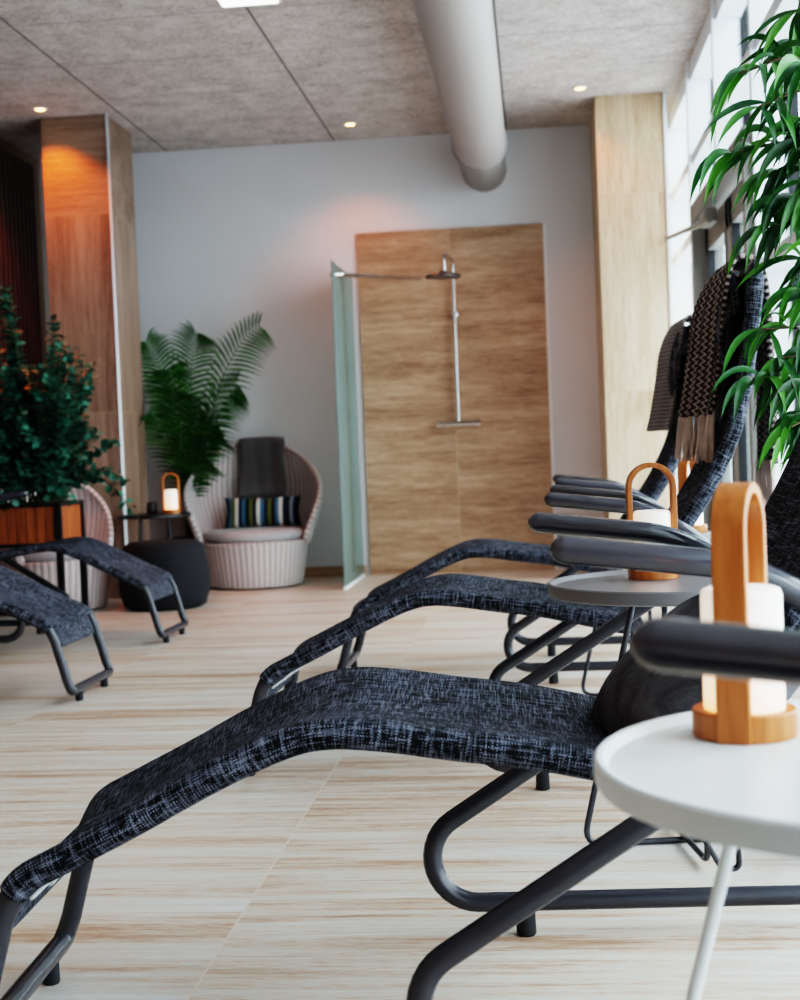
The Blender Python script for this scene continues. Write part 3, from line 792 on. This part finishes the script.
# leaves ------------------------------------------------------------
def disc_leaf(m, p, dirv, up, ln, wd):
    d_ = Vector(dirv).normalized(); u_ = Vector(up); s_ = d_.cross(u_)
    s_ = s_.normalized() if s_.length > 1e-4 else d_.orthogonal().normalized()
    n_ = s_.cross(d_); P = Vector(p)
    prof = [(0.0, 0.05), (0.18, 0.62), (0.45, 1.0), (0.75, 0.82), (0.93, 0.4), (1.0, 0.02)]
    vs = []
    for (t_, w_) in prof:
        for sg in (-1, 0, 1):
            vs.append(P+d_*(ln*t_)+s_*(sg*wd/2*w_)+n_*(0.12*wd*abs(sg)*w_-0.10*ln*t_*t_))
    fs = []
    for i in range(5):
        for j in range(2): fs.append((i*3+j, i*3+j+1, i*3+4+j, i*3+3+j))
    m.add(vs, fs)
def stem_path(p0, p1, sag, n=8):
    p0, p1 = Vector(p0), Vector(p1); out = []
    for i in range(n+1):
        t_ = i/n; p = p0.lerp(p1, t_); p.z += sag*4*t_*(1-t_); out.append(p)
    return out
random.seed(11)
ep = thing('eucalyptus_plant', 'dense dark blue-green eucalyptus bush growing in the wood-slat planter', 'plant', (-2.95, 7.40, 0.656))
lm = MB(); sm = MB()
tips = [((-2.83, 7.28, 1.84), 0.04), ((-2.81, 7.26, 1.80), 0.06), ((-2.86, 7.30, 1.76), 0.06), ((-2.78, 7.24, 1.82), 0.02), ((-2.57, 7.32, 1.66), 0.04), ((-2.56, 7.30, 1.62), 0.05), ((-2.53, 7.34, 1.56), 0.04), ((-2.50, 7.30, 1.46), 0.04), ((-2.46, 7.30, 1.36), 0.03)]
for k in range(190):
    x = random.uniform(-3.30, -2.44); zmax = 1.62 if x < -2.78 else (1.40 if x < -2.62 else 1.52)
    tips.append(((x, random.uniform(7.12, 7.55), random.uniform(0.90, zmax)), random.uniform(-0.02, 0.1)))
for k in range(22):
    tips.append(((random.uniform(-3.3, -2.50), random.uniform(7.10, 7.20), random.uniform(0.70, 0.92)), 0.12))
droop = [((-2.24, 7.28, 0.99), 0.07), ((-2.20, 7.25, 0.78), 0.12), ((-2.15, 7.22, 0.60), 0.18), ((-2.36, 7.3, 1.04), 0.04), ((-2.46, 7.14, 0.68), 0.10), ((-2.9, 7.1, 0.52), 0.20)]
for (tip, sag) in tips+droop:
    isd = (tip, sag) in droop
    bx = max(-3.25, min(-2.65, tip[0]+random.uniform(-0.18, 0.12))); by = 7.40+random.uniform(-0.13, 0.13)
    if isd: bx = -2.66
    P = stem_path((bx, by, 0.652), tip, sag, 10)
    sm.tube([p-ep.location for p in P], [0.004]*8+[0.003, 0.0025, 0.002], 5)
    Ltot = sum((a-c).length for a, c in zip(P, P[1:])); k = int(Ltot/0.034)
    for i in range(k):
        t_ = (i+1)/k
        if t_ < (0.25 if not isd else 0.18): continue
        f_ = t_*10; a = min(int(f_), 9); p = P[a].lerp(P[a+1], f_-a); ax = (P[a+1]-P[a]).normalized()
        o_ = ax.orthogonal().normalized(); o_.rotate(Matrix.Rotation(i*1.57+random.uniform(-0.4, 0.4), 3, ax))
        for sg in (-1, 1):
            dv = o_*sg+ax*0.55+Vector((random.uniform(-.3, .3), random.uniform(-.3, .3), random.uniform(-.3, .3)))
            sz = random.uniform(0.044, 0.068)*(1.0-0.35*t_)
            disc_leaf(lm, p-ep.location, dv, Vector((random.uniform(-.5, .5), random.uniform(-1, .2), 1)), sz*1.15, sz)
lm.build('foliage', M['euca'], ep, angle=180); sm.build('stems', M['stem'], ep)

# palm behind the black table
pm = thing('potted_palm', 'feathery green palm between the left column and the wicker chair', 'plant', (-2.46, 9.62, 0))
MB().lathe([(0.0, 0.0), (0.13, 0.0), (0.145, 0.01), (0.175, 0.30), (0.18, 0.33), (0.165, 0.33), (0.16, 0.29), (0.0, 0.29)], 32).build('pot', M['pot'], pm, angle=40)
random.seed(8)
def frond(tipx, tipy, tipz, n=24, ll=0.215, bend=0.12):
    m = MB(); p0 = Vector((tipx*0.06, tipy*0.06, 0.28)); p2 = Vector((tipx, tipy, tipz)); p1 = Vector((tipx*0.32, tipy*0.32, tipz*0.82+bend))
    P = [p0*(1-t)**2+p1*2*t*(1-t)+p2*t*t for t in [i/16 for i in range(17)]]
    m.tube(P, [0.007-0.0055*i/16 for i in range(17)], 6)
    for i in range(n):
        t = 0.32+0.68*i/(n-1); p = p0*(1-t)**2+p1*2*t*(1-t)+p2*t*t
        ax = ((p1-p0)*2*(1-t)+(p2-p1)*2*t).normalized()
        sd = ax.cross(Vector((0.25*tipy, -1, 0.25))).normalized()
        L_ = ll*(0.45+0.75*math.sin(PI*min(1, (t-0.25)*1.15)))*random.uniform(0.9, 1.1)
        for sg in (-1, 1):
            d0 = (sd*sg*0.85+ax*0.62).normalized(); vs = []; wd = 0.0085
            nrm = d0.cross(ax).normalized(); wv = nrm.cross(d0).normalized()
            for q in range(6):
                u = q/5; c = p+d0*(L_*u)+Vector((0, 0, -0.34*L_*u*u))
                w_ = wd*(0.35, 0.9, 1.0, 0.85, 0.5, 0.05)[q]
                vs += [c-wv*w_, c+wv*w_]
            m.add(vs, [(2*q, 2*q+1, 2*q+3, 2*q+2) for q in range(5)])
    m.build('frond', M['palm'], pm, angle=180)
for (tx, ty, tz) in [(-0.17, -0.28, 1.70), (0.17, -0.26, 1.74), (0.60, -0.24, 1.77), (0.44, -0.30, 1.38), (0.30, -0.32, 1.12), (0.02, -0.36, 1.36), (0.22, -0.40, 1.22), (-0.12, -0.42, 1.22),
                     (0.22, -0.36, 0.95), (-0.06, -0.1, 1.5), (0.08, -0.44, 1.02)]:
    frond(tx, ty, tz)

# narrow-leaved fig at the right edge
fg = thing('fig_tree', 'narrow-leaved green fig hanging in from the right edge by the windows', 'plant', (0.75, 3.0, 0))
MB().lathe([(0.0, 0.0), (0.12, 0.0), (0.13, 0.01), (0.155, 0.27), (0.16, 0.30), (0.145, 0.30), (0.14, 0.27), (0.0, 0.265)], 32).build('pot', M['pot'], fg, angle=40)
MB().lathe([(0.0, 0.268), (0.138, 0.266)], 24).build('soil', M['soil'], fg)
random.seed(21)
tr = MB(); tr.tube(catmull([(0, 0, 0.26), (0.02, 0.01, 0.7), (-0.02, 0, 1.2), (0.01, 0.02, 1.7), (0.0, 0, 2.1)], 5), [0.018-0.0006*i for i in range(21)], 8)
tr.build('trunk', M['bark'], fg)
lm = MB(); bm_ = MB()
def blade(p, d0, ln, wd, droop):
    p = Vector(p); d0 = Vector(d0).normalized(); n = 9; c = p.copy(); d_ = d0.copy(); vs = []
    prof = [0.10, 0.5, 0.85, 1.0, 0.96, 0.82, 0.62, 0.38, 0.17, 0.02]
    tw = random.uniform(-0.5, 0.5)
    for i in range(n+1):
        s_ = d_.cross(Vector((0.15*math.sin(tw), -0.9, 0.45))); s_ = s_.normalized() if s_.length > 1e-3 else Vector((1, 0, 0))
        s_.rotate(Matrix.Rotation(tw, 3, d_)); nn = s_.cross(d_)
        w_ = wd*prof[i]/2
        vs += [c-s_*w_+nn*w_*0.35, c.copy(), c+s_*w_+nn*w_*0.35]
        c = c+d_*(ln/n); d_ = (d_+Vector((0, 0, -droop/n))).normalized()
    fs = []
    for i in range(n):
        for j in range(2): fs.append((i*3+j, i*3+j+1, i*3+4+j, i*3+3+j))
    lm.add(vs, fs)
# branch ends, given as x, y, z in room coordinates
ends = [(0.40, 2.83, 1.60), (0.43, 2.78, 1.52), (0.38, 2.82, 1.44), (0.50, 2.80, 1.46), (0.54, 2.9, 1.66), (0.47, 2.86, 1.40), (0.53, 2.76, 1.36),
        (0.45, 2.8, 1.28), (0.52, 2.85, 1.22), (0.50, 2.76, 1.15), (0.45, 2.78, 1.02), (0.40, 2.76, 0.98), (0.53, 2.82, 1.04), (0.48, 2.74, 0.90), (0.55, 2.78, 0.88),
        (0.56, 2.78, 1.78), (0.52, 2.84, 1.72), (0.62, 2.7, 1.36), (0.62, 2.72, 1.18), (0.60, 2.7, 0.96), (0.50, 2.70, 1.58), (0.56, 2.72, 1.42), (0.47, 2.80, 1.34), (0.55, 2.70, 1.24), (0.42, 2.80, 1.08), (0.50, 2.72, 0.97), (0.56, 2.74, 0.82), (0.46, 2.70, 0.88), (0.53, 2.84, 1.50), (0.60, 2.72, 1.62), (0.57, 2.86, 1.52), (0.58, 2.78, 1.30), (0.58, 2.82, 1.12), (0.58, 2.84, 0.98), (0.62, 2.90, 1.74), (0.60, 2.80, 1.80), (0.66, 2.7, 1.45), (0.90, 2.8, 1.5), (0.88, 3.0, 1.2), (0.8, 3.15, 1.6), (0.7, 3.1, 1.3)]
O = Vector((0.76, 2.93, 0))
for e in ends:
    e = Vector((e[0]+0.045, e[1], e[2]+0.01))-O
    st = Vector((0, 0, max(0.5, e.z-random.uniform(0.05, 0.25))))
    mid = st.lerp(e, 0.55)+Vector((0, 0, 0.07))
    P = catmull([st, mid, e], 6)
    bm_.tube(P, [0.0055-0.0035*i/12 for i in range(13)], 6)
    for k in range(5, 13):
        p = P[k]; ax = (P[min(k+1, 12)]-P[k-1]).normalized()
        cnt = 1 if k < 8 else 2
        for q in range(cnt):
            ang = random.uniform(0, 2*PI)
            dv = ax*0.7+Vector((math.cos(ang)*0.75, math.sin(ang)*0.35, random.uniform(-0.35, 0.45)))
            blade(p, dv, random.uniform(0.10, 0.165), random.uniform(0.014, 0.021), random.uniform(1.2, 3.0))
lm.build('foliage', M['fig'], fg, angle=180); bm_.build('branches', M['bark'], fg)

# ------------------------------------------------------------------ lights
def lamp(name, typ, loc, energy, col, rot=(0, 0, 0), **kw):
    l = bpy.data.lights.new(name, typ); l.energy = energy; l.color = col
    for k, v in kw.items(): setattr(l, k, v)
    o = bpy.data.objects.new(name, l); COL.objects.link(o); o.location = loc; o.rotation_euler = rot; return o
for (x, y, _), e, ry in zip(sp, (70, 20, 14), (0, 0, 0)):
    lamp('downlight_beam', 'SPOT', (x, y, H-0.015), e, (1.0, 0.20, 0.03), (0, 0, 0), spot_size=R(112), spot_blend=0.6, shadow_soft_size=0.03)
pa = lamp('window_portal', 'AREA', (1.16, 3.25, 1.5), 1.0, (1, 1, 1), (0, R(90), 0), shape='RECTANGLE', size=3.0, size_y=12.4)
pa.data.cycles.is_portal = True

w = bpy.data.worlds.new('daylight'); S.world = w; w.use_nodes = True
bg = w.node_tree.nodes['Background']; bg.inputs['Color'].default_value = (0.84, 0.93, 1.0, 1); bg.inputs['Strength'].default_value = 7.0

# ------------------------------------------------------------------ camera
th, ph, ro = math.atan(138.4/1389), math.atan(47.2/1389), 0.040
f = Vector((-math.sin(th)*math.cos(ph), math.cos(th)*math.cos(ph), -math.sin(ph)))
r0 = Vector((math.cos(th), math.sin(th), 0)); u0 = r0.cross(f)
rt = r0*math.cos(ro)-u0*math.sin(ro); up = u0*math.cos(ro)+r0*math.sin(ro)
cd = bpy.data.cameras.new('camera'); cam = bpy.data.objects.new('camera', cd); COL.objects.link(cam)
cam.matrix_world = Matrix(((rt.x, up.x, -f.x, 0), (rt.y, up.y, -f.y, 0), (rt.z, up.z, -f.z, 0.87), (0, 0, 0, 1)))
cd.lens = 50; cd.sensor_width = 36; cd.sensor_fit = 'AUTO'; cd.clip_start = 0.05; cd.clip_end = 200
cd.dof.use_dof = True; cd.dof.focus_distance = 2.6; cd.dof.aperture_fstop = 5.6
S.camera = cam
S.view_settings.view_transform = 'Filmic'
S.view_settings.look = 'Very High Contrast'
S.view_settings.exposure = -0.05
